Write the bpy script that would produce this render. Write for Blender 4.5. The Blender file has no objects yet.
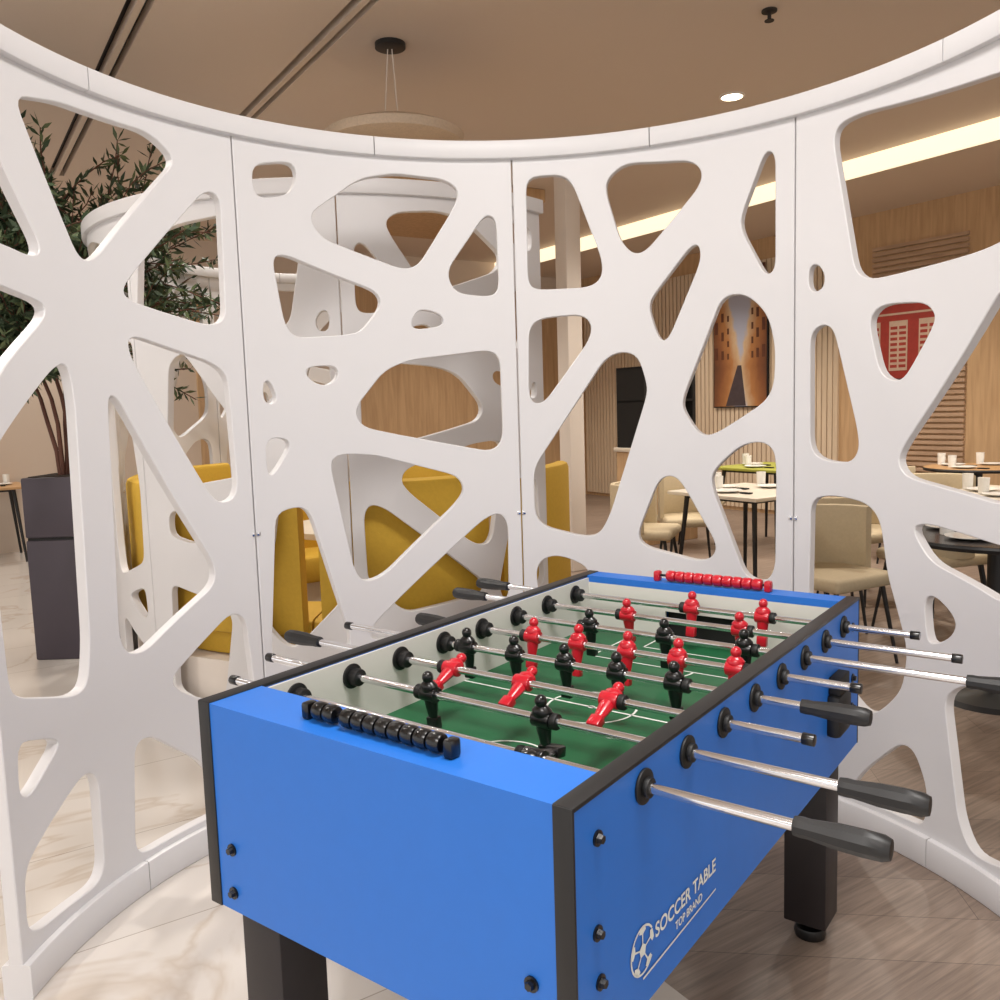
import bpy, bmesh, math, random
import numpy as np
from mathutils import Matrix, Vector
random.seed(7)
q=math.pi/4
p={"F":866.5092,"pitch":0.1071,"roll":-0.0314,"hc":1.3794,"bx":-0.5463,"by":1.4933,"phi":-0.6388,"W":0.7766,"L":1.3624,"H":0.8783,"zb":0.503,"cx":0.0725,"cy":1.9332,"R":1.2453,"th0":0.0046,"Hw":2.3097,"zclip":0.9885,"u0":0.1907,"du":0.1466,"zr":0.8361}
def cam_axes(p):
    pitch,roll=p['pitch'],p['roll']
    f=np.array([0,math.cos(pitch),-math.sin(pitch)]);r0=np.array([1.,0,0]);u0=np.array([0,math.sin(pitch),math.cos(pitch)])
    return math.cos(roll)*r0+math.sin(roll)*u0,-math.sin(roll)*r0+math.cos(roll)*u0,f
def proj(p,P):
    r,u,f=cam_axes(p);d=np.array(P)-np.array([0,0,p['hc']]);z=d@f
    return np.array([500+p['F']*(d@r)/z,500-p['F']*(d@u)/z])
def ray(p,px,py):
    r,u,f=cam_axes(p);return f+r*(px-500)/p['F']-u*(py-500)/p['F']
def bpz(p,px,py,z):
    d=ray(p,px,py);t=(z-p['hc'])/d[2];return d[0]*t,d[1]*t
def T(p,u,v,z):
    c,s=math.cos(p['phi']),math.sin(p['phi'])
    return (p['bx']+v*c-u*s,p['by']+v*s+u*c,z)
holes={1:[
[(14,95),(60,102),(150,132),(177,160),(95,260),(80,260)],
[(-70,100),(-30,100),(0,160),(42,248),(35,258),(0,242),(-70,225)],
[(-60,262),(0,285),(45,303),(45,318),(0,372),(-60,440)],
[(205,190),(220,195),(226,320),(210,326),(128,300),(122,288)],
[(128,338),(140,337),(212,362),(228,375),(238,490),(230,502),(215,502),(130,355)],
[(-5,450),(55,366),(68,363),(75,400),(90,640),(88,685),(75,697),(20,698),(10,690),(-5,560)],
[(108,394),(118,398),(215,565),(215,585),(145,652),(128,654),(120,640)],
[(232,612),(246,618),(256,700),(250,712),(180,692),(170,680)],
[(135,745),(150,735),(200,760),(225,790),(225,830),(145,858),(136,848)],
[(18,742),(55,738),(60,745),(32,795),(20,798)],
[(85,772),(98,775),(105,865),(98,885),(40,930),(28,930),(25,870)]],
2:[[(252,164),(290,161),(298,172),(292,194),(262,199),(253,190)],
[(308,215),(360,178),(395,173),(445,179),(459,190),(455,205),(420,264),(405,270),(320,237)],
[(446,272),(485,214),(496,218),(499,290),(490,297),(455,293)],
[(272,257),(285,254),(377,291),(382,305),(362,332),(345,335),(295,338),(285,325)],
[(411,320),(420,308),(442,314),(444,326),(413,330)],
[(263,382),(270,380),(278,398),(273,405),(264,402)],
[(305,367),(337,365),(339,378),(325,387),(308,379)],
[(385,370),(410,360),(490,350),(500,358),(503,440),(492,452),(395,434),(362,427),(354,410)],
[(340,454),(375,455),(458,476),(465,490),(455,505),(385,575),(365,583),(355,572),(330,462)],
[(266,438),(287,438),(291,447),(273,477),(267,472)],
[(485,518),(500,512),(508,523),(509,600),(470,640),(370,640),(373,625)],
[(276,513),(300,506),(311,513),(352,640),(345,662),(285,667),(272,657)]],
3:[[(526,177),(560,174),(572,182),(602,260),(602,278),(590,287),(535,290),(528,282)],
[(608,177),(625,163),(690,160),(702,170),(700,185),(645,252),(632,254),(620,240),(605,190)],
[(765,150),(775,153),(775,270),(765,276),(741,230),(741,215)],
[(690,246),(699,244),(701,260),(668,340),(659,340),(649,310),(651,298)],
[(722,296),(745,293),(767,313),(775,345),(774,385),(765,402),(715,434),(700,436),(684,412),(682,400)],
[(529,328),(540,318),(582,314),(592,325),(589,340),(545,402),(534,404),(529,395)],
[(605,358),(622,351),(638,356),(647,385),(646,397),(610,515),(600,534),(585,537),(545,527),(535,515),(534,468)],
[(658,480),(670,475),(680,480),(717,545),(713,557),(700,562),(645,547),(637,535)],
[(713,470),(740,445),(762,441),(774,450),(776,470),(775,570),(765,583),(745,577),(711,485)],
[(543,558),(560,555),(587,566),(590,580),(580,600),(540,600),(536,570)]],
4:[[(838,124),(860,113),(1000,72),(1080,48),(1090,190),(985,249),(960,257),(870,280),(855,272),(833,140)],
[(809,266),(818,264),(825,275),(823,288),(814,293),(808,286)],
[(873,312),(885,304),(925,302),(936,315),(931,330),(905,377),(895,382),(880,374),(869,325)],
[(810,333),(822,324),(833,328),(857,430),(859,450),(850,464),(820,460),(810,447)],
[(1000,290),(1012,285),(1030,300),(1040,500),(1000,505),(940,487),(905,477),(897,460),(905,443)],
[(811,498),(835,495),(867,503),(880,520),(887,575),(894,600),(907,650),(902,690),(880,712),(865,714),(808,640)],
[(911,528),(925,523),(990,543),(1040,558),(1040,602),(1000,602),(985,592),(930,562)],
[(924,598),(935,595),(957,620),(952,637),(935,645),(927,641)],
[(944,700),(955,688),(985,683),(1040,688),(1040,880),(990,864),(970,852),(958,820)],
[(858,777),(870,765),(900,743),(914,750),(927,790),(924,827),(905,834),(850,817),(847,800)]]}
def hitcyl(px,py):
    d=ray(p,px,py);cx,cy,R=p['cx'],p['cy'],p['R']
    a=d[0]**2+d[1]**2;b=-2*(d[0]*cx+d[1]*cy);cc=cx*cx+cy*cy-R*R
    t=(-b+math.sqrt(max(0,b*b-4*a*cc)))/(2*a)
    return math.atan2(d[0]*t-cx,d[1]*t-cy)-p['th0'],p['hc']+d[2]*t
R=p['R'];PW=q*R
HOLES={}
for k,hs in holes.items():
    HOLES[k]=[]
    for h in hs:
        hh=[]
        for a,b in h:
            t,z=hitcyl(a,b);u=(t-(k-3)*q)*R
            hh.append((round(min(max(u,.02),PW-.02),3),round(min(max(z,.11),p['Hw']-.1),3)))
        HOLES[k].append(hh)
def solve_x(i,px):
    best=None
    for v in np.arange(-.6,1.6,.002):
        e=abs(proj(p,T(p,p['u0']+i*p['du'],v,p['zr']))[0]-px)
        if best is None or e<best[0]: best=(e,v)
    return round(float(best[1]),3)
RODR=[1.108,1.124,0.93,0.98,0.928,1.198,1.052,0.944];RODL=[-0.166,-0.234,-0.342,None,-0.176,None,-0.292,-0.318]
PL=[[0.59],[0.248,0.508],[0.182,0.364,0.56],[0.108,0.24,0.37,0.494,0.62],[0.188,0.312,0.438,0.558,0.684],[0.258,0.458,0.648],[solve_x(6,628),solve_x(6,740)],[solve_x(7,692),solve_x(7,763)]]
def tloc(px,py,z):
    X,Y=bpz(p,px,py,z);dx=X-p['bx'];dy=Y-p['by'];c,s=math.cos(p['phi']),math.sin(p['phi'])
    return float(dx*c+dy*s),float(-dx*s+dy*c)
def tside(px,py):
    d=ray(p,px,py);c,s=math.cos(p['phi']),math.sin(p['phi']);n=np.array([c,s,0])
    t=(n@np.array([p['bx'],p['by'],0])+p['W'])/(n@d)
    P=d*t+np.array([0,0,p['hc']]);return float(-(P[0]-p['bx'])*s+(P[1]-p['by'])*c),float(P[2])
def tend(px,py):
    d=ray(p,px,py);c,s=math.cos(p['phi']),math.sin(p['phi']);n=np.array([-s,c,0])
    t=(n@np.array([p['bx'],p['by'],0]))/(n@d)
    P=d*t+np.array([0,0,p['hc']]);return float((P[0]-p['bx'])*c+(P[1]-p['by'])*s),float(P[2])
LEDGE=[tloc(a,b,p['H']) for a,b in [(598,772),(316,715),(461,752),(666,577),(773,589)]]
SIDE=[tside(a,b) for a,b in [(597,838),(597,933),(600,982),(642,950),(655,958),(715,890)]]
END=[tend(a,b) for a,b in [(232,850),(234,893)]]
# =================== MATERIALS ===================
def lin(c): return tuple([(v/255/12.92 if v/255<=.04045 else ((v/255+.055)/1.055)**2.4) for v in c]+[1])
def mat(name,col,rough=.5,metal=0,emit=0,noise=0,nscale=8,bump=0,coat=0,ecol=None):
    m=bpy.data.materials.new(name);m.use_nodes=True;nt=m.node_tree;b=nt.nodes['Principled BSDF']
    b.inputs['Base Color'].default_value=lin(col);b.inputs['Roughness'].default_value=rough;b.inputs['Metallic'].default_value=metal
    if coat: b.inputs['Coat Weight'].default_value=coat
    if emit: b.inputs['Emission Color'].default_value=lin(ecol or col);b.inputs['Emission Strength'].default_value=emit
    if noise or bump:
        tc=nt.nodes.new('ShaderNodeTexCoord');n=nt.nodes.new('ShaderNodeTexNoise');n.inputs['Scale'].default_value=nscale;n.inputs['Detail'].default_value=4
        nt.links.new(tc.outputs['Object'],n.inputs['Vector'])
        if noise:
            mx=nt.nodes.new('ShaderNodeMix');mx.data_type='RGBA'
            c=lin(col);mx.inputs[6].default_value=tuple([v*(1-noise) for v in c[:3]]+[1]);mx.inputs[7].default_value=tuple([min(1,v*(1+noise)) for v in c[:3]]+[1])
            nt.links.new(n.outputs['Fac'],mx.inputs[0]);nt.links.new(mx.outputs[2],b.inputs['Base Color'])
        if bump:
            bp=nt.nodes.new('ShaderNodeBump');bp.inputs['Strength'].default_value=bump;bp.inputs['Distance'].default_value=.005
            nt.links.new(n.outputs['Fac'],bp.inputs['Height']);nt.links.new(bp.outputs[0],b.inputs['Normal'])
    return m
M_white=mat('screen_white',(214,212,213),.42,noise=.015,nscale=3)
M_blue=mat('table_blue',(34,110,204),.45,noise=.04,nscale=30)
M_black=mat('black_trim',(22,21,22),.45,noise=.1,nscale=20)
M_blackg=mat('black_gloss',(9,9,11),.28,noise=.1,coat=.2)
M_bush=mat('bushing_black',(12,12,13),.55,noise=.1)
M_red=mat('red_gloss',(190,20,40),.28,noise=.05,coat=.3)
M_handle=mat('handle_black',(30,30,31),.45,noise=.1)
M_chrome=mat('chrome',(232,232,235),.16,metal=1,noise=.02)
M_field=mat('field_green',(20,92,54),.5,noise=.06,nscale=40)
M_line=mat('field_line',(225,228,222),.5,noise=.02)
M_liner=mat('table_liner',(214,212,206),.5,noise=.03)
M_leg=mat('leg_black',(34,28,30),.5,noise=.1)
M_yellow=mat('yellow_upholstery',(200,160,50),.75,noise=.08,nscale=60,bump=.2)
M_cream=mat('cream_upholstery',(196,180,150),.8,noise=.08,nscale=60,bump=.2)
M_ceil=mat('ceiling_paint',(210,194,179),.9,noise=.02,nscale=1)
M_ceilw=mat('ceiling_white',(225,215,205),.9,noise=.02)
M_wall=mat('wall_paint',(212,196,180),.9,noise=.03,nscale=1)
M_cove=mat('cove_glow',(240,225,200),.8,emit=1.15,noise=.02,ecol=(255,236,200))
M_led=mat('led_white',(255,240,215),.5,emit=8)
M_planter=mat('planter_dark',(66,58,66),.55,noise=.08)
M_trunk=mat('trunk',(95,60,48),.8,noise=.2,nscale=40)
M_leaf=mat('leaf_a',(46,62,38),.6,noise=.3,nscale=15)
M_leaf2=mat('leaf_b',(84,96,62),.6,noise=.3,nscale=15)
M_tabtop=mat('table_top_white',(222,212,196),.35,noise=.04)
M_woodtop=mat('table_top_wood',(190,150,105),.45,noise=.15,nscale=10)
M_dtop=mat('table_top_dark',(46,42,42),.25,noise=.1)
M_plate=mat('plate',(240,238,232),.2,noise=.01)
M_runner=mat('runner_green',(160,160,66),.8,noise=.1)
M_shade=mat('shade_woven',(196,176,154),.7,noise=.2,nscale=90,bump=.4)
M_dark=mat('dark_void',(14,13,13),.7,noise=.05)
M_dgrey=mat('slot_dark',(40,35,32),.7,noise=.05)
M_soil=mat('soil',(50,38,28),.95,noise=.3,nscale=60)
M_bot=mat('bottle_amber',(130,60,30),.2,noise=.1)
M_pr=mat('print_red',(150,52,44),.4,noise=.3,nscale=14)
M_pw=mat('print_cream',(186,160,140),.4,noise=.2,nscale=20)
M_pd=mat('print_dark',(72,62,66),.4,noise=.3,nscale=20)
M_ps=mat('print_shutter',(92,54,40),.4,noise=.3,nscale=20)
def wood(name,c1,c2,scale=(1,1,12),rough=.55):
    m=bpy.data.materials.new(name);m.use_nodes=True;nt=m.node_tree;b=nt.nodes['Principled BSDF'];b.inputs['Roughness'].default_value=rough
    tc=nt.nodes.new('ShaderNodeTexCoord');mp=nt.nodes.new('ShaderNodeMapping');mp.inputs['Scale'].default_value=scale
    n=nt.nodes.new('ShaderNodeTexNoise');n.inputs['Scale'].default_value=3;n.inputs['Detail'].default_value=6;n.inputs['Distortion'].default_value=.6
    cr=nt.nodes.new('ShaderNodeValToRGB');cr.color_ramp.elements[0].position=.3;cr.color_ramp.elements[1].position=.7
    cr.color_ramp.elements[0].color=lin(c1);cr.color_ramp.elements[1].color=lin(c2)
    L=nt.links.new;L(tc.outputs['Object'],mp.inputs[0]);L(mp.outputs[0],n.inputs['Vector']);L(n.outputs['Fac'],cr.inputs[0]);L(cr.outputs[0],b.inputs['Base Color'])
    return m
M_wwall=wood('wood_panel',(182,148,110),(204,170,130),(8,8,.6))
M_slat=wood('wood_slat',(170,140,115),(192,162,135),(1,1,8))
M_slatl=wood('wood_slat_light',(205,184,158),(220,200,174),(6,6,.5))
def floorwood():
    m=bpy.data.materials.new('floor_wood_planks');m.use_nodes=True;nt=m.node_tree;b=nt.nodes['Principled BSDF'];b.inputs['Roughness'].default_value=.45
    A=math.radians(40)
    tc=nt.nodes.new('ShaderNodeTexCoord');mp=nt.nodes.new('ShaderNodeMapping');mp.inputs['Rotation'].default_value=(0,0,A)
    br=nt.nodes.new('ShaderNodeTexBrick');br.inputs['Scale'].default_value=1;br.inputs['Brick Width'].default_value=1.5;br.inputs['Row Height'].default_value=.19;br.inputs['Mortar Size'].default_value=.001
    br.offset=.37
    br.inputs['Color1'].default_value=lin((143,126,113));br.inputs['Color2'].default_value=lin((132,115,103));br.inputs['Mortar'].default_value=lin((92,80,72))
    m2=nt.nodes.new('ShaderNodeMapping');m2.inputs['Rotation'].default_value=(0,0,A);m2.inputs['Scale'].default_value=(1.2,26,1)
    n=nt.nodes.new('ShaderNodeTexNoise');n.inputs['Scale'].default_value=2.5;n.inputs['Detail'].default_value=8;n.inputs['Roughness'].default_value=.65
    mx=nt.nodes.new('ShaderNodeMix');mx.data_type='RGBA';mx.blend_type='OVERLAY';mx.inputs[0].default_value=.85
    L=nt.links.new;L(tc.outputs['Object'],mp.inputs[0]);L(mp.outputs[0],br.inputs['Vector']);L(tc.outputs['Object'],m2.inputs[0]);L(m2.outputs[0],n.inputs['Vector'])
    L(br.outputs['Color'],mx.inputs[6]);L(n.outputs['Fac'],mx.inputs[7]);L(mx.outputs[2],b.inputs['Base Color']);return m
def marble():
    m=bpy.data.materials.new('floor_marble_tiles');m.use_nodes=True;nt=m.node_tree;b=nt.nodes['Principled BSDF'];b.inputs['Roughness'].default_value=.16
    tc=nt.nodes.new('ShaderNodeTexCoord');n=nt.nodes.new('ShaderNodeTexNoise');n.inputs['Scale'].default_value=.9;n.inputs['Detail'].default_value=6;n.inputs['Distortion'].default_value=1.2
    cr=nt.nodes.new('ShaderNodeValToRGB');e=cr.color_ramp.elements;e[0].position=.485;e[0].color=lin((214,207,200));e[1].position=.515;e[1].color=lin((214,207,200))
    x=cr.color_ramp.elements.new(.5);x.color=lin((200,188,176))
    br=nt.nodes.new('ShaderNodeTexBrick');br.offset=0;br.inputs['Scale'].default_value=1;br.inputs['Brick Width'].default_value=1.2;br.inputs['Row Height'].default_value=.6;br.inputs['Mortar Size'].default_value=.002
    br.inputs['Color1'].default_value=(1,1,1,1);br.inputs['Color2'].default_value=(.96,.96,.96,1);br.inputs['Mortar'].default_value=(.6,.57,.53,1)
    mx=nt.nodes.new('ShaderNodeMix');mx.data_type='RGBA';mx.blend_type='MULTIPLY';mx.inputs[0].default_value=1
    L=nt.links.new;L(tc.outputs['Object'],n.inputs['Vector']);L(n.outputs['Fac'],cr.inputs[0]);L(tc.outputs['Object'],br.inputs['Vector'])
    L(cr.outputs[0],mx.inputs[6]);L(br.outputs['Color'],mx.inputs[7]);L(mx.outputs[2],b.inputs['Base Color']);return m
M_fw=floorwood();M_fm=marble()
def canal():
    m=bpy.data.materials.new('print_canal_street');m.use_nodes=True;nt=m.node_tree;b=nt.nodes['Principled BSDF'];b.inputs['Roughness'].default_value=.3
    N=lambda op,*v:(lambda n:([n.inputs.__getitem__(i).__setattr__('default_value',x) for i,x in enumerate(v) if isinstance(x,(int,float))],[nt.links.new(x,n.inputs[i]) for i,x in enumerate(v) if not isinstance(x,(int,float))],n.outputs[0])[2])((lambda n:(setattr(n,'operation',op),n)[1])(nt.nodes.new('ShaderNodeMath')))
    tc=nt.nodes.new('ShaderNodeTexCoord');sp=nt.nodes.new('ShaderNodeSeparateXYZ');nt.links.new(tc.outputs['Generated'],sp.inputs[0])
    n=nt.nodes.new('ShaderNodeTexNoise');n.inputs['Scale'].default_value=12;nt.links.new(tc.outputs['Generated'],n.inputs['Vector'])
    d=N('ABSOLUTE',N('SUBTRACT',sp.outputs[1],.48));w=N('MULTIPLY',N('ABSOLUTE',N('SUBTRACT',sp.outputs[2],.34)),.42)
    v=N('ADD',N('ADD',N('SUBTRACT',d,w),.45),N('MULTIPLY',N('SUBTRACT',n.outputs['Fac'],.5),.12))
    cr=nt.nodes.new('ShaderNodeValToRGB')
    for i,(ps,c) in enumerate([(.40,(176,180,198)),(.95,(92,62,48)),(.45,(206,178,144)),(.6,(176,122,76)),(.78,(132,84,56))]):
        e=cr.color_ramp.elements[i] if i<2 else cr.color_ramp.elements.new(ps)
        e.position=ps;e.color=lin(c)
    nt.links.new(v,cr.inputs[0]);nt.links.new(cr.outputs[0],b.inputs['Base Color']);return m
# =================== MESH BUILDER ===================
class MB:
    def __init__(s): s.bm=bmesh.new();s.mats=[]
    def mi(s,m):
        if m not in s.mats: s.mats.append(m)
        return s.mats.index(m)
    def _fin(s,vs,mt,bev=0,seg=2):
        i=s.mi(mt);fs={f for v in vs for f in v.link_faces}
        for f in fs: f.material_index=i
        if bev:
            es={e for v in vs for e in v.link_edges if len(e.link_faces)==2 and e.calc_face_angle(0)>.6}
            bmesh.ops.bevel(s.bm,geom=list(es),offset=bev,segments=seg,affect='EDGES',profile=.5,material=i)
    def box(s,x0,x1,y0,y1,z0,z1,mt,bev=0,M=None,seg=2):
        Mx=Matrix.Translation(((x0+x1)/2,(y0+y1)/2,(z0+z1)/2))@Matrix.Diagonal((abs(x1-x0),abs(y1-y0),abs(z1-z0),1))
        if M is not None: Mx=M@Mx
        s._fin(bmesh.ops.create_cube(s.bm,size=1,matrix=Mx)['verts'],mt,bev,seg)
    def cyl(s,p0,p1,r0,mt,r1=None,n=16,bev=0):
        p0=Vector(p0);p1=Vector(p1);d=p1-p0;Mx=Matrix.Translation((p0+p1)/2)@d.to_track_quat('Z','Y').to_matrix().to_4x4()
        s._fin(bmesh.ops.create_cone(s.bm,cap_ends=True,segments=n,radius1=r0,radius2=r0 if r1 is None else r1,depth=d.length,matrix=Mx)['verts'],mt,bev)
    def sph(s,c,r,mt,sc=(1,1,1),n=12,M=None):
        Mx=Matrix.Translation(c)@Matrix.Diagonal((sc[0],sc[1],sc[2],1))
        if M is not None: Mx=M@Mx
        s._fin(bmesh.ops.create_uvsphere(s.bm,u_segments=n,v_segments=max(6,n//2+2),radius=r,matrix=Mx)['verts'],mt)
    def lathe(s,prof,mt,M=Matrix(),n=24):
        rings=[]
        for r_,z_ in prof:
            rings.append([s.bm.verts.new(M@Vector((r_*math.cos(2*math.pi*i/n),r_*math.sin(2*math.pi*i/n),z_))) for i in range(n)])
        k=s.mi(mt)
        for a,b in zip(rings,rings[1:]):
            for i in range(n):
                f=s.bm.faces.new((a[i],a[(i+1)%n],b[(i+1)%n],b[i]));f.material_index=k
        for rg,fl in ((rings[0],True),(rings[-1],False)):
            f=s.bm.faces.new(rg[::-1] if fl else rg);f.material_index=k
    def arc(s,r0,r1,z0,z1,t0,t1,n,mt,bev=0,cx=0,cy=0):
        prof=[(r0,z0),(r1,z0),(r1,z1),(r0,z1)]
        if bev: 
            b=bev;prof=[(r0+b,z0),(r1-b,z0),(r1-b*.3,z0+b*.3),(r1,z0+b),(r1,z1-b),(r1-b*.3,z1-b*.3),(r1-b,z1),(r0+b,z1),(r0+b*.3,z1-b*.3),(r0,z1-b),(r0,z0+b),(r0+b*.3,z0+b*.3)]
        k=s.mi(mt);rings=[]
        for i in range(n+1):
            t=t0+(t1-t0)*i/n
            rings.append([s.bm.verts.new((cx+r_*math.sin(t),cy+r_*math.cos(t),z_)) for r_,z_ in prof])
        m=len(prof)
        for a,b_ in zip(rings,rings[1:]):
            for i in range(m):
                f=s.bm.faces.new((a[i],b_[i],b_[(i+1)%m],a[(i+1)%m]));f.material_index=k
        f=s.bm.faces.new(rings[0]);f.material_index=k
        f=s.bm.faces.new(rings[-1][::-1]);f.material_index=k
    def quad(s,vs,mt):
        f=s.bm.faces.new([s.bm.verts.new(v) for v in vs]);f.material_index=s.mi(mt)
    def build(s,name,parent=None,loc=None,rotz=0,smooth=True,recalc=True):
        if recalc: bmesh.ops.recalc_face_normals(s.bm,faces=s.bm.faces)
        me=bpy.data.meshes.new(name);s.bm.to_mesh(me);s.bm.free()
        for m in s.mats: me.materials.append(m)
        if smooth:
            me.polygons.foreach_set('use_smooth',[True]*len(me.polygons));me.set_sharp_from_angle(angle=math.radians(35))
        o=bpy.data.objects.new(name,me);bpy.context.collection.objects.link(o)
        if parent: o.parent=parent
        if loc: o.location=loc
        o.rotation_euler[2]=rotz
        return o
def empty(name,loc=(0,0,0),rotz=0):
    e=bpy.data.objects.new(name,None);e.empty_display_size=.1;bpy.context.collection.objects.link(e);e.location=loc;e.rotation_euler[2]=rotz;return e
AL=math.radians(32.8)
def ab(a,b): return (-math.sin(AL)*a+math.cos(AL)*b, math.cos(AL)*a+math.sin(AL)*b)
# =================== PERFORATED SCREENS ===================
def fillet(poly,rc=.045,n=5):
    out=[];m=len(poly)
    for i in range(m):
        P=Vector(poly[i]);A=Vector(poly[i-1]);B=Vector(poly[(i+1)%m])
        da=A-P;db=B-P;la,lb=da.length,db.length
        if la<1e-4 or lb<1e-4: continue
        ca=min(rc,la*.48);cb=min(rc,lb*.48);p0=P+da/la*ca;p2=P+db/lb*cb
        for k in range(n):
            t=k/(n-1);out.append((1-t)**2*p0+2*t*(1-t)*P+t*t*p2)
    return out
TH=.034
def flat_panel(hs,width,height):
    cu=bpy.data.curves.new('tmp','CURVE');cu.dimensions='2D';cu.fill_mode='BOTH'
    b=.0025;cu.extrude=TH/2-b;cu.bevel_depth=b;cu.bevel_resolution=0;cu.offset=-b
    def add(pts):
        s=cu.splines.new('POLY');s.points.add(len(pts)-1)
        for i,v in enumerate(pts): s.points[i].co=(v[0],v[1],0,1)
        s.use_cyclic_u=True
    g=.0022
    add([(g,.04),(width-g,.04),(width-g,height-.03),(g,height-.03)])
    for h in hs: add(fillet(h))
    o=bpy.data.objects.new('tmp',cu);bpy.context.collection.objects.link(o)
    dg=bpy.context.evaluated_depsgraph_get();me=bpy.data.meshes.new_from_object(o.evaluated_get(dg))
    bpy.data.objects.remove(o);bm=bmesh.new();bm.from_mesh(me);bmesh.ops.remove_doubles(bm,verts=bm.verts,dist=1e-5)
    n=36
    for i in range(1,n):
        bmesh.ops.bisect_plane(bm,geom=bm.verts[:]+bm.edges[:]+bm.faces[:],plane_co=(width*i/n,0,0),plane_no=(1,0,0))
    return bm
def bend(bm,Rr,t0,name,parent):
    b2=bm.copy()
    for v in b2.verts:
        t=t0+v.co.x/Rr;rr=Rr+TH/2-v.co.z;z=v.co.y
        v.co=(rr*math.sin(t),rr*math.cos(t),z)
    bmesh.ops.recalc_face_normals(b2,faces=b2.faces)
    me=bpy.data.meshes.new(name);b2.to_mesh(me);b2.free()
    me.materials.clear();me.materials.append(M_white)
    for pl_ in me.polygons: pl_.material_index=0
    me.polygons.foreach_set('use_smooth',[True]*len(me.polygons));me.set_sharp_from_angle(angle=math.radians(28))
    o=bpy.data.objects.new(name,me);bpy.context.collection.objects.link(o);o.parent=parent
bms={k:flat_panel(HOLES[k],PW,p['Hw']) for k in (1,2,3,4)}
def screen(loc,rot,seq,t0):
    e=empty('perforated_partition_screen',loc,rot);Hw=p['Hw']
    for i,k in enumerate(seq):
        if k: bend(bms[k],R,t0+i*q,'panel_%d'%(i+1),e)
    mb=MB()
    n=len(seq);g=.0014
    segs=[(t0,t0+q/2)]+[(t0+q/2+i*q,t0+q/2+(i+1)*q) for i in range(n-1)]+[(t0+n*q-q/2,t0+n*q)]
    for a,b in segs:
        mb.arc(R-.022,R+TH+.022,Hw-.062,Hw,a+g,b-g,20,M_white,.006)
        mb.arc(R-.018,R+TH+.018,0,.09,a+g,b-g,20,M_white,.006)
    mb.build('rim_and_plinth',e)
    mb=MB()
    for i in range(1,n):
        t=t0+i*q;Mx=Matrix.Rotation(-t,4,'Z')
        for sx in(-.009,.009): mb.box(sx-.006,sx+.006,R-.005,R,p['zclip']-.006,p['zclip']+.006,M_chrome,.001,M=Mx)
    mb.build('panel_clips',e)
screen((p['cx'],p['cy'],0),-p['th0'],[1,2,3,4],-2*q)
S2=(-.80,4.85)
screen((S2[0],S2[1],0),math.radians(8),[2,4,1,3,1],math.radians(-225))
# =================== FOOSBALL TABLE ===================
W,L,H,zb=p['W'],p['L'],p['H'],p['zb'];u0,du,zr=p['u0'],p['du'],p['zr']
tb=empty('foosball_table',(p['bx'],p['by'],0),p['phi'])
led=LEDGE[0][1];lf=.065
mb=MB();t=.028
mb.box(t,W-t,.0015,.024,zb,H-.001,M_blue)
mb.box(t,W-t,L-.024,L-.0015,zb,H-.001,M_blue)
mb.box(t,W-t,.024,led,H-.02,H-.001,M_blue)
mb.box(t,W-t,L-lf,L-.024,H-.02,H-.001,M_blue)
for xa,xb in((0,t),(W-t,W)):
    mb.box(xa,xb,.003,L-.003,zb,H-.004,M_blue)
    mb.box(xa-.0012,xb+.0012,0,L,H-.006,H+.001,M_black,.001)
    mb.box(xa-.0012,xb+.0012,-.001,.004,zb-.001,H,M_black,.001)
    mb.box(xa-.0012,xb+.0012,L-.004,L+.001,zb-.001,H,M_black,.001)
mb.build('cabinet',tb)
mb=MB();zf=H-.155
mb.box(t,W-t,.024,L-.024,zf-.02,zf,M_field)
mb.box(t,W-t,.024,L-.024,zb,zb+.02,M_dark)
mb.box(t,t+.006,led,L-lf,zf,H-.008,M_liner);mb.box(W-t-.006,W-t,led,L-lf,zf,H-.008,M_liner)
gw=.11
for y0,y1 in((led-.008,led),(L-lf,L-lf+.008)):
    mb.box(t,W/2-gw,y0,y1,zf,H-.02,M_liner);mb.box(W/2+gw,W-t,y0,y1,zf,H-.02,M_liner);mb.box(W/2-gw,W/2+gw,y0,y1,zf+.075,H-.02,M_liner)
    mb.box(W/2-gw,W/2+gw,y0+(.02 if y0>1 else -.02),y1+(.02 if y0>1 else -.02),zf,zf+.075,M_dark)
mb.build('playfield',tb)
mb=MB();zl=zf+.0008
def ring(cx,cy,r,a0,a1,w=.005,n=40):
    for i in range(n):
        A=a0+(a1-a0)*i/n;B=a0+(a1-a0)*(i+1)/n
        mb.quad([(cx+(r-w)*math.cos(A),cy+(r-w)*math.sin(A),zl),(cx+r*math.cos(A),cy+r*math.sin(A),zl),(cx+r*math.cos(B),cy+r*math.sin(B),zl),(cx+(r-w)*math.cos(B),cy+(r-w)*math.sin(B),zl)],M_line)
def rect(x0,x1,y0,y1): mb.quad([(x0,y0,zl),(x1,y0,zl),(x1,y1,zl),(x0,y1,zl)],M_line)
ym=u0+3.5*du
ring(W/2,ym,.1,0,2*math.pi);rect(t+.006,W-t-.006,ym-.003,ym+.003)
for s_,yb in((1,led),(-1,L-lf)):
    def Y(v): return yb+s_*v
    for (xa,xb,d) in((W/2-.2,W/2+.2,.26),(W/2-.12,W/2+.12,.12)):
        rect(xa,xa+.005,min(Y(0),Y(d)),max(Y(0),Y(d)));rect(xb-.005,xb,min(Y(0),Y(d)),max(Y(0),Y(d)));rect(xa,xb,min(Y(d),Y(d-.005)),max(Y(d),Y(d-.005)))
    ring(W/2,Y(.26),.09,0 if s_>0 else math.pi,math.pi if s_>0 else 2*math.pi)
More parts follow.
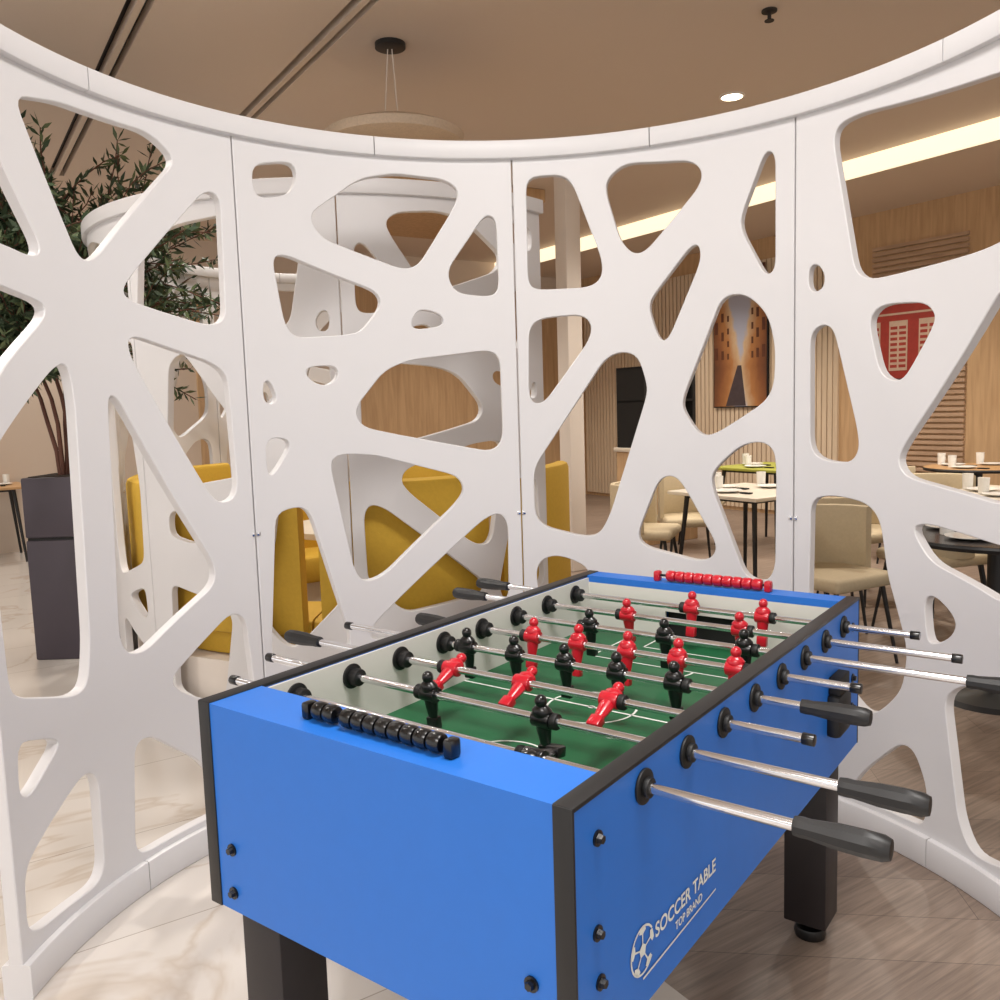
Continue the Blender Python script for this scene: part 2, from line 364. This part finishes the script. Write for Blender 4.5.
ring(W/2,ym,.008,0,2*math.pi,w=.008,n=16)
mb.build('field_markings',tb,smooth=False,recalc=False)
mb=MB()
for lx in(.035,W-.035-.105):
    for ly in(.035,L-.035-.105):
        mb.box(lx,lx+.105,ly,ly+.105,.05,zb+.0,M_leg,.004)
        mb.lathe([(.02,.05),(.02,.03),(.036,.026),(.04,.012),(.038,0)],M_blackg,Matrix.Translation((lx+.052,ly+.052,0)))
mb.build('legs',tb)
mb=MB()
def bolt(P,ax):
    P=Vector(P);a=Vector(ax);mb.cyl(P,P+a*.003,.011,M_blackg,n=18);mb.cyl(P+a*.003,P+a*.010,.0075,M_blackg,r1=.006,n=6)
for u_,z_ in SIDE[:3]: bolt((W,u_,z_),(1,0,0));bolt((W,L-u_,z_),(1,0,0))
for v_,z_ in END[:2]: bolt((v_,.001,z_),(0,-1,0));bolt((W-v_,.001,z_),(0,-1,0))
mb.build('bolts',tb)
mb=MB();mb.box(W-.005,W+.03,L-.27,L-.17,zb+.10,zb+.2,M_bush,.012)
mb.box(W+.0,W+.026,L-.26,L-.18,zb+.2,zb+.24,M_dark,.003);mb.build('ball_return',tb)
def beads(x0,x1,y,mt,name,gap=2):
    mb=MB();z=H+.016;n=10
    mb.cyl((x0,y,z),(x1,y,z),.0035,M_blackg)
    for xx in(x0,x1): mb.box(xx-.009,xx+.009,y-.012,y+.012,H-.001,z+.012,mt,.005)
    st=(x1-x0-.03)/(n+.5)
    for i in range(n):
        xx=x0+.015+st*(i+.5)+(st*.5 if i>=gap else 0)
        Mx=Matrix.Translation((xx-st*.5,y,z))@Matrix.Rotation(math.pi/2,4,'Y')@Matrix.Diagonal((1,1,st/.020,1))
        mb.lathe([(.008,0),(.0135,.0015),(.0155,.005),(.0155,.015),(.0135,.0185),(.008,.02)],mt,Mx,16)
    mb.build(name,tb)
beads(LEDGE[1][0],LEDGE[2][0],led*.42,M_blackg,'score_counter_black',2)
beads(LEDGE[3][0],LEDGE[4][0],L-.04,M_red,'score_counter_red',0)
handR=[1,1,0,1,0,1,0,0];team=[0,0,1,0,1,0,1,1];tilt=[80,8,-66,5,-8,6,10,-5]
Ltot=[RODR[i]-RODL[i] for i in range(8) if RODL[i] is not None]
Lm=sum(Ltot)/len(Ltot)
def player(mb,x,y,z,mt,ang):
    Mx=Matrix.Translation((x,y,z))@Matrix.Rotation(math.radians(ang),4,'X')@Matrix.Diagonal((1.08,1.08,1,1))
    mb.cyl(Mx@Vector((-.017,0,0)),Mx@Vector((.017,0,0)),.0155,mt,n=16,bev=.002)
    mb.sph((0,0,.034),.0105,mt,(1,1,1.15),12,Mx)
    mb.lathe([(.006,.028),(.013,.023),(.018,.017),(.018,.008),(.014,-.004)],mt,Mx@Matrix.Diagonal((1,.72,1,1)),16)
    mb.lathe([(.014,-.004),(.0135,-.02),(.0115,-.035),(.009,-.05)],mt,Mx@Matrix.Diagonal((1,.75,1,1)),12)
    mb.box(-.0115,.0115,-.008,.009,-.074,-.048,mt,.003,M=Mx)
for i in range(8):
    y=u0+i*du;xr=RODR[i];xl=RODL[i] if RODL[i] is not None else xr-Lm
    mb=MB()
    a=xl+(0 if handR[i] else .09);b=xr-(.09 if handR[i] else 0)
    mb.cyl((a,y,zr),(b,y,zr),.0078,M_chrome,n=20)
    if handR[i]:
        Mx=Matrix.Translation((xr-.118,y,zr))@Matrix.Rotation(math.pi/2,4,'Y');tip=(xl,-1)
    else:
        Mx=Matrix.Translation((xl+.118,y,zr))@Matrix.Rotation(-math.pi/2,4,'Y');tip=(xr,1)
    mb.lathe([(.009,0),(.0125,.001),(.0135,.01),(.013,.02),(.0165,.055),(.0172,.085),(.0165,.108),(.013,.117),(.006,.118)],M_handle,Mx,10)
    mb.cyl((tip[0],y,zr),(tip[0]-.02*tip[1],y,zr),.0098,M_blackg,n=16,bev=.001)
    for xx,sg in((W,1),(0,-1)):
        mb.cyl((xx,y,zr),(xx+sg*.005,y,zr),.026,M_bush,n=28,bev=.0015)
        mb.cyl((xx+sg*.005,y,zr),(xx+sg*.014,y,zr),.015,M_bush,n=20,bev=.002)
    for xx,sg in((t+.006,1),(W-t-.006,-1)):
        mb.cyl((xx,y,zr),(xx+sg*.005,y,zr),.026,M_bush,n=28,bev=.0015)
        mb.cyl((xx+sg*.005,y,zr),(xx+sg*.026,y,zr),.018,M_bush,n=20,bev=.003)
    mt=M_red if team[i] else M_blackg
    for xx in PL[i]: player(mb,xx,y,zr,mt,tilt[i])
    for xx in (PL[i][0],PL[i][-1]):
        s_=-1 if xx==PL[i][0] else 1
        mb.cyl((xx+s_*.019,y,zr),(xx+s_*.032,y,zr),.0145,M_bush,n=16,bev=.002)
    mb.build('rod_%d'%(i+1),tb)
def txt(s,u_,z_,width,hgt,name):
    cu=bpy.data.curves.new(name,'FONT');cu.body=s;cu.size=1;cu.offset=.02
    o=bpy.data.objects.new(name,cu);bpy.context.collection.objects.link(o)
    dg=bpy.context.evaluated_depsgraph_get();me=bpy.data.meshes.new_from_object(o.evaluated_get(dg));bpy.data.objects.remove(o)
    xs=[v.co.x for v in me.vertices];ys=[v.co.y for v in me.vertices];sx=width/(max(xs)-min(xs));sy=hgt/(max(ys)-min(ys));mx,my=min(xs),min(ys)
    for v in me.vertices: v.co=(W+.0014,u_+(v.co.x-mx)*sx,z_+(v.co.y-my)*sy)
    me.materials.clear();me.materials.append(M_line)
    o=bpy.data.objects.new(name,me);bpy.context.collection.objects.link(o);o.parent=tb
cu_,cz_=SIDE[3];tu0=SIDE[4][0];tu1=SIDE[5][0]
txt('SOCCER TABLE',tu0,cz_-.004,tu1-tu0,.024,'logo_title')
txt('TOP BRAND',tu0+(tu1-tu0)*.3,cz_-.028,(tu1-tu0)*.45,.014,'logo_subtitle')
mb=MB();lx=W+.0014;rb=.037
def pt(r_,a): return (lx,cu_+r_*math.cos(a),cz_+r_*math.sin(a))
for i in range(32):
    A=2*math.pi*i/40;B=2*math.pi*(i+1)/40
    mb.quad([pt(rb-.0035,A+.6),pt(rb,A+.6),pt(rb,B+.6),pt(rb-.0035,B+.6)],M_line)
pent=[pt(.011,math.pi/2+i*2*math.pi/5) for i in range(5)];mb.quad(pent,M_line)
for i in range(5):
    a=math.pi/2+i*2*math.pi/5;mb.quad([pt(.010,a-.12),pt(.026,a-.06),pt(.026,a+.06),pt(.010,a+.12)],M_line)
    mb.quad([pt(.024,a),pt(.030,a-.35),pt(rb-.001,a-.22),pt(rb-.001,a+.22),pt(.030,a+.35)],M_line)
mb.quad([(lx,cu_,cz_-.046),(lx,tu1,cz_-.0375),(lx,tu1,cz_-.035),(lx,cu_,cz_-.0425)],M_line)
mb.build('logo_ball',tb,smooth=False,recalc=False)
# =================== ROOM ===================
zc=3.40;zl2=3.25;bF=6.80;bW=8.33;aB=10.5
mb=MB();mb.box(1.35,bW,-5,aB,-.1,0,M_fw);mb.build('floor_wood',rotz=AL,smooth=False)
mb=MB();mb.box(-7,1.35,-5,aB,-.1,0,M_fm);mb.build('floor_marble',rotz=AL,smooth=False)
mb=MB();sl=(.95,1.90)
for (x0_,x1_) in((-7,sl[0]),(sl[0]+.12,sl[1]),(sl[1]+.12,bF)): mb.box(x0_,x1_,-5,aB,zc,zc+.1,M_ceil)
for s0 in sl: mb.box(s0,s0+.12,8.2,aB,zc,zc+.1,M_ceil);mb.box(s0,s0+.12,-5,8.2,zc+.06,zc+.1,M_dgrey);mb.box(s0+.045,s0+.08,-5,8.2,zc-.003,zc+.05,M_ceil)
mb.box(bF,bF+.05,-5,aB,zl2,zc+.1,M_cove)
mb.box(bF+.05,bW,-5,aB,zl2,zl2+.1,M_ceil)
mb.build('ceiling',rotz=AL,smooth=False)
mb=MB();mb.box(bW,bW+.1,-5,aB,0,zl2+.1,M_wwall)
for a0,a1 in((1.2,2.8),(3.1,4.1),(4.6,5.6)):
    z=.05
    while z<2.9: mb.box(bW-.03,bW,a0,a1,z,z+.035,M_slat);z+=.055
for a0,a1 in((6.0,10.4),):
    a=a0
    while a<a1: mb.box(bW-.03,bW,a,a+.055,0.05,3.0,M_slatl);a+=.07
mb.build('wall_right',rotz=AL,smooth=False)
mb=MB();mb.box(-7,bW,aB,aB+.1,0,zc+.1,M_wall)
for b0 in range(-3,4): mb.box(b0*1.3,b0*1.3+.1,aB-.05,aB,.1,3.0,M_wwall)
mb.box(4.6,bW,aB-.06,aB,0,3.0,M_wwall)
mb.build('wall_back',rotz=AL,smooth=False)
X,Y=ab(7.35,bW-.031);mb=MB();w_,h_=.85,1.42
mb.box(-.03,0,-w_/2,w_/2,-h_/2,h_/2,M_dark,.004)
fr=mb.build('framed_picture',loc=(X,Y,1.99),rotz=AL)
mb=MB();mb.box(-.034,-.03,-w_/2+.015,w_/2-.015,-h_/2+.015,h_/2-.015,canal());mb.build('print_canal',fr,smooth=False)
mb=MB()
for i,(yy,ww) in enumerate(((-.37,.05),(-.28,.04),(-.2,.03),(.37,.05),(.27,.04),(.18,.03))):
    k=1-abs(yy)*0
    for j in range(4):
        zz=-.12+(j)*.34*(abs(yy)/.4); mb.box(-.0355,-.034,yy-ww/2,yy+ww/2,zz,zz+.16*abs(yy)/.4,M_ps)
mb.quad([(-.0355,-.10,-.69),(-.0355,.22,-.69),(-.0355,.03,-.2),(-.0355,-.03,-.2)],M_pd)
mb.build('print_windows_and_canal',fr,smooth=False,recalc=False)
X,Y=ab(5.25,bW-.031);mb=MB();w_,h_=.95,1.1
mb.box(-.03,0,-w_/2,w_/2,-h_/2,h_/2,M_dark,.004);fr=mb.build('framed_picture',loc=(X,Y,1.98),rotz=AL)
mb=MB();mb.box(-.034,-.03,-w_/2+.015,w_/2-.015,-h_/2+.015,h_/2-.015,M_pr)
for yc in(-.3,.02,.32):
    mb.box(-.037,-.034,yc-.1,yc+.1,-.36,.14,M_pw)
    for k in range(8): mb.box(-.038,-.036,yc-.085,yc-.01,-.33+k*.055,-.30+k*.055,M_pr);mb.box(-.038,-.036,yc+.01,yc+.085,-.33+k*.055,-.30+k*.055,M_pr)
mb.box(-.037,-.034,-.46,.46,.2,.22,M_pw);mb.box(-.037,-.034,-.46,.46,-.53,-.44,M_pd);mb.box(-.037,-.034,-.46,.46,.38,.53,M_pd)
mb.build('print_red_facade',fr,smooth=False)
def ceil_light(X,Y,z,r=.07):
    mb=MB();mb.lathe([(r+.015,z),(r+.015,z-.008),(r,z-.01),(r,z-.004)],M_ceilw,n=28)
    mb.lathe([(r,z-.006),(r*.5,z-.009),(.001,z-.009)],M_led,n=28)
    mb.build('ceiling_downlight',loc=(X,Y,0))
X,Y=bpz(p,732,96,zc);DL=(float(X),float(Y));ceil_light(DL[0],DL[1],zc)
k_=ab(7.8,3.9)
mb=MB();mb.box(-1.1,1.1,-1,1,0,.12,M_wwall,.01);mb.build('ceiling_wood_canopy',loc=(k_[0],k_[1],zc-.12),rotz=AL)
mb=MB();mb.lathe([(.04,zc),(.04,zc-.01),(.01,zc-.015),(.01,zc-.05),(.025,zc-.052),(.025,zc-.056)],M_dgrey,n=16);mb.build('sprinkler_head',loc=(1.49,4.78,0))
pe=empty('pendant_lamp',(-.53,5.05,0));mb=MB()
mb.lathe([(.085,zc),(.085,zc-.025),(.07,zc-.03),(.001,zc-.03)],M_black)
for sx in(-.05,.03): mb.cyl((sx*.3,0,zc-.03),(sx,0,2.95),.003,M_ceilw,n=6)
mb.build('canopy_and_cables',pe)
mb=MB();pr=[]
for i in range(15):
    r_=.03+.35*i/14;z_=2.985-.075*(i/14)**2.2;pr+= [(r_,z_),(r_+.012,z_-.006)]
pr+=[(.392,2.895),(.38,2.86),(.33,2.84),(.02,2.83)];mb.lathe(pr,M_shade,n=48);mb.build('woven_shade',pe)
X,Y=ab(5.7,4.4);mb=MB();mb.box(-.075,.075,-.075,.075,0,zc,M_ceilw,.01);mb.build('structural_column',loc=(X,Y,0),rotz=AL)
X,Y=ab(6.4,6.0);mb=MB()
mb.box(-.34,.34,-.22,.22,0,.9,M_wwall,.01);mb.box(-.36,.36,-.24,.24,.9,.94,M_tabtop,.005);mb.box(-.34,-.30,-.2,.2,.94,1.72,M_dark);mb.box(.30,.34,-.2,.2,.94,1.72,M_dark)
for z in(1.4,1.72): mb.box(-.34,.34,-.2,.2,z-.02,z,M_dark)
for i in range(8): mb.lathe([(.03,1.4),(.03,1.54),(.012,1.58),(.012,1.62)],[M_blackg,M_bot,M_wwall][i%3],Matrix.Translation((-.25+.07*i,0,0)),10)
mb.box(-.2,.15,-.18,.15,.94,1.28,M_blackg,.02);mb.build('service_counter_shelf',loc=(X,Y,0),rotz=AL)
# olive tree
tr=empty('potted_olive_tree',(-2.53,5.1,0));mb=MB()
mb.box(-.19,.19,-.19,.19,0,.70,M_planter,.01);mb.box(-.19,.19,-.19,.19,.715,1.06,M_planter,.01);mb.box(-.18,.18,-.18,.18,.69,.72,M_dark);mb.box(-.16,.16,-.16,.16,1.04,1.065,M_soil)
mb.build('planter',tr)
mb=MB();ends=[]
for k in range(5):
    P=Vector((random.uniform(-.05,.05),random.uniform(-.05,.05),1.05));d=Vector((random.uniform(-.1,.12),random.uniform(-.14,.08),1)).normalized()
    for s_ in range(8):
        Q=P+d*.155;mb.cyl(P,Q,.014-.001*s_,M_trunk,r1=.013-.001*s_,n=7);P=Q;d=(d+Vector((random.uniform(-.15,.17),random.uniform(-.17,.13),0))).normalized()
        if s_>2: ends.append((P.copy(),d.copy()))
lv=[]
for k in range(560):
    P,d=random.choice(ends);P=P.copy();d=(d*.5+Vector((random.uniform(-1.5,1.8),random.uniform(-1.6,1.0),random.uniform(-.5,.8)))).normalized()
    n=random.randint(4,8)
    for s_ in range(n):
        Q=P+d*.11
        mb.cyl(P,Q,.004,M_trunk,r1=.003,n=4)
        for j in range(9):
            lv.append((P.lerp(Q,random.random()),(d*.6+Vector((random.uniform(-1,1),random.uniform(-1,1),random.uniform(-1,1)))).normalized()))
        P=Q;d=(d+Vector((random.uniform(-.3,.3),random.uniform(-.3,.3),random.uniform(-.25,.2)))).normalized()
mb.build('trunk_and_branches',tr)
mb=MB()
for P,d in lv:
    s_=d.cross(Vector((random.uniform(-1,1),random.uniform(-1,1),random.uniform(-1,1)))).normalized()*random.uniform(.008,.012);l=random.uniform(.06,.095)
    mb.quad([P,P+d*l*.5+s_,P+d*l,P+d*l*.5-s_],M_leaf if random.random()<.65 else M_leaf2)
mb.build('leaves',tr,smooth=False,recalc=False)
so=empty('curved_booth_sofa',(S2[0],S2[1],0));mb=MB()
for i in range(7):
    a=math.radians(-262+i*42)
    mb.arc(1.10,1.19,.42,1.08,a+.02,a+math.radians(42)-.05,12,M_yellow,.03)
    mb.arc(.70,1.12,.30,.47,a+.005,a+math.radians(42)-.005,12,M_yellow,.03)
mb.arc(.76,1.19,0,.30,math.radians(-262),math.radians(-262+7*42),60,M_ceilw)
mb.build('seat_and_backrests',so)
mb=MB();mb.lathe([(.42,.75),(.42,.72),(.40,.715),(.03,.71),(.03,.04),(.25,.02),(.25,0)],M_tabtop,n=40);mb.build('side_table',loc=(S2[0],S2[1],0))
# =================== DINING ===================
def chair(X,Y,rot,up=None):
    up=up or M_cream;mb=MB()
    mb.box(-.23,.23,-.23,.22,.41,.48,up,.03,seg=3)
    mb.arc(.215,.25,.46,.80,math.radians(-100),math.radians(100),24,up,.015)
    for sx in(-1,1):
        for sy in(-1,1): mb.cyl((sx*.17,sy*.17,.42),(sx*.22,sy*.23,0),.013,M_black,r1=.008,n=10)
    mb.build('dining_chair',loc=(X,Y,0),rotz=rot)
def table(X,Y,rot,kind='rect',top=None):
    top=top or M_tabtop;e=empty('dining_table',(X,Y,0),rot);mb=MB()
    if kind=='rect':
        mb.box(-.4,.4,-.4,.4,.725,.75,top,.005)
        for sx in(-1,1):
            for sy in(-1,1): mb.cyl((sx*.3,sy*.3,.725),(sx*.36,sy*.36,0),.018,M_black,r1=.012,n=10)
        mb.box(-.3,.3,-.3,.3,.70,.725,M_black)
    else:
        mb.lathe([(.42,.75),(.425,.74),(.42,.725),(.05,.72),(.035,.70),(.035,.05),(.22,.02),(.24,0)],M_black,n=40);mb.lathe([(.42,.752),(.42,.751)],top,n=40)
    mb.build('top_and_legs',e);mb=MB();z=.753
    for sx,sy in((-.22,0),(.22,0),(0,.22)):
        mb.lathe([(.05,z),(.10,z+.012),(.10,z+.015),(.05,z+.006)],M_plate,Matrix.Translation((sx,sy,0)),20)
        mb.cyl((sx+.05,sy+.13,z),(sx+.05,sy+.13,z+.1),.03,M_plate,r1=.034,n=14)
        mb.box(sx-.02,sx+.02,sy-.2,sy-.12,z,z+.008,M_dark)
    mb.build('tableware',e)
table(1.74,6.0,AL);table(2.55,8.1,AL,top=M_runner);table(4.05,7.3,AL,'round',M_woodtop);table(2.2,3.8,AL,'round',M_dtop)
table(3.2,5.3,AL)
for X,Y,r_ in((1.05,6.25,1.2),(1.5,6.8,0),(1.95,5.2,2.9),(2.5,5.85,-1.2),(1.85,8.0,1.2),(2.5,4.95,1.9),(1.72,4.45,.5),(2.95,4.55,2.8),(3.1,6.1,0),(3.95,5.4,-1.4),(3.35,7.2,1.4),(4.75,7.2,-1.6),(2.95,3.9,-1.5)):
    chair(X,Y,r_)
table(-5.2,8.6,AL,top=M_woodtop);chair(-4.5,9.2,0,M_woodtop)
# =================== LIGHT ===================
w=bpy.data.worlds.new('world');bpy.context.scene.world=w;w.use_nodes=True
w.node_tree.nodes['Background'].inputs[0].default_value=(1,.98,.955,1);w.node_tree.nodes['Background'].inputs[1].default_value=1.25
def area(name,loc,size,power,col=(1,.9,.78),rot=(0,0,0)):
    l=bpy.data.lights.new(name,'AREA');l.shape='DISK';l.size=size;l.energy=power;l.color=col
    o=bpy.data.objects.new(name,l);bpy.context.collection.objects.link(o);o.location=loc;o.rotation_euler=rot
def spot(name,loc,power,col=(1,.91,.8),ang=130,rad=.08):
    l=bpy.data.lights.new(name,'SPOT');l.energy=power;l.color=col;l.spot_size=math.radians(ang);l.spot_blend=.6;l.shadow_soft_size=rad
    o=bpy.data.objects.new(name,l);bpy.context.collection.objects.link(o);o.location=loc
area('added_fill_over_table',(0.3,1.0,zc-.05),1.0,75,(1,.97,.94))  # added unseen area light, brightens table and screen from above; no fixture modelled
area('added_key_light',(-1.6,-1.2,zc-.05),1.6,90,(1,.97,.945))  # added unseen key light behind the camera, brightens the foreground
spot('light_downlight',(DL[0],DL[1],zc-.03),140)
for a,b in((3.5,5.6),(6,5.4),(8.5,5.6),(7.5,3.2),(2.2,6.9),(5,6.9),(7.5,6.9)):
    X,Y=ab(a,b);spot('light_dining',(X,Y,(zl2 if b>bF else zc-.12 if (a,b)==(7.5,3.2) else zc)-.03),140)
for X,Y in((-2.6,2.9),(-3.4,6.5),(-1.3,3.9),(-1.2,5.9),(-4.5,9)): spot('light_lounge',(X,Y,zc-.03),130,(1,.95,.88))
r_,u_,f_=cam_axes(p)
cam=bpy.data.cameras.new('cam');co=bpy.data.objects.new('camera',cam);bpy.context.collection.objects.link(co)
cam.sensor_width=36;cam.lens=36*p['F']/1000;cam.clip_start=.02
co.matrix_world=Matrix((( r_[0],u_[0],-f_[0],0),(r_[1],u_[1],-f_[1],0),(r_[2],u_[2],-f_[2],p['hc']),(0,0,0,1)))
bpy.context.scene.camera=co
bpy.context.scene.view_settings.view_transform='Standard'
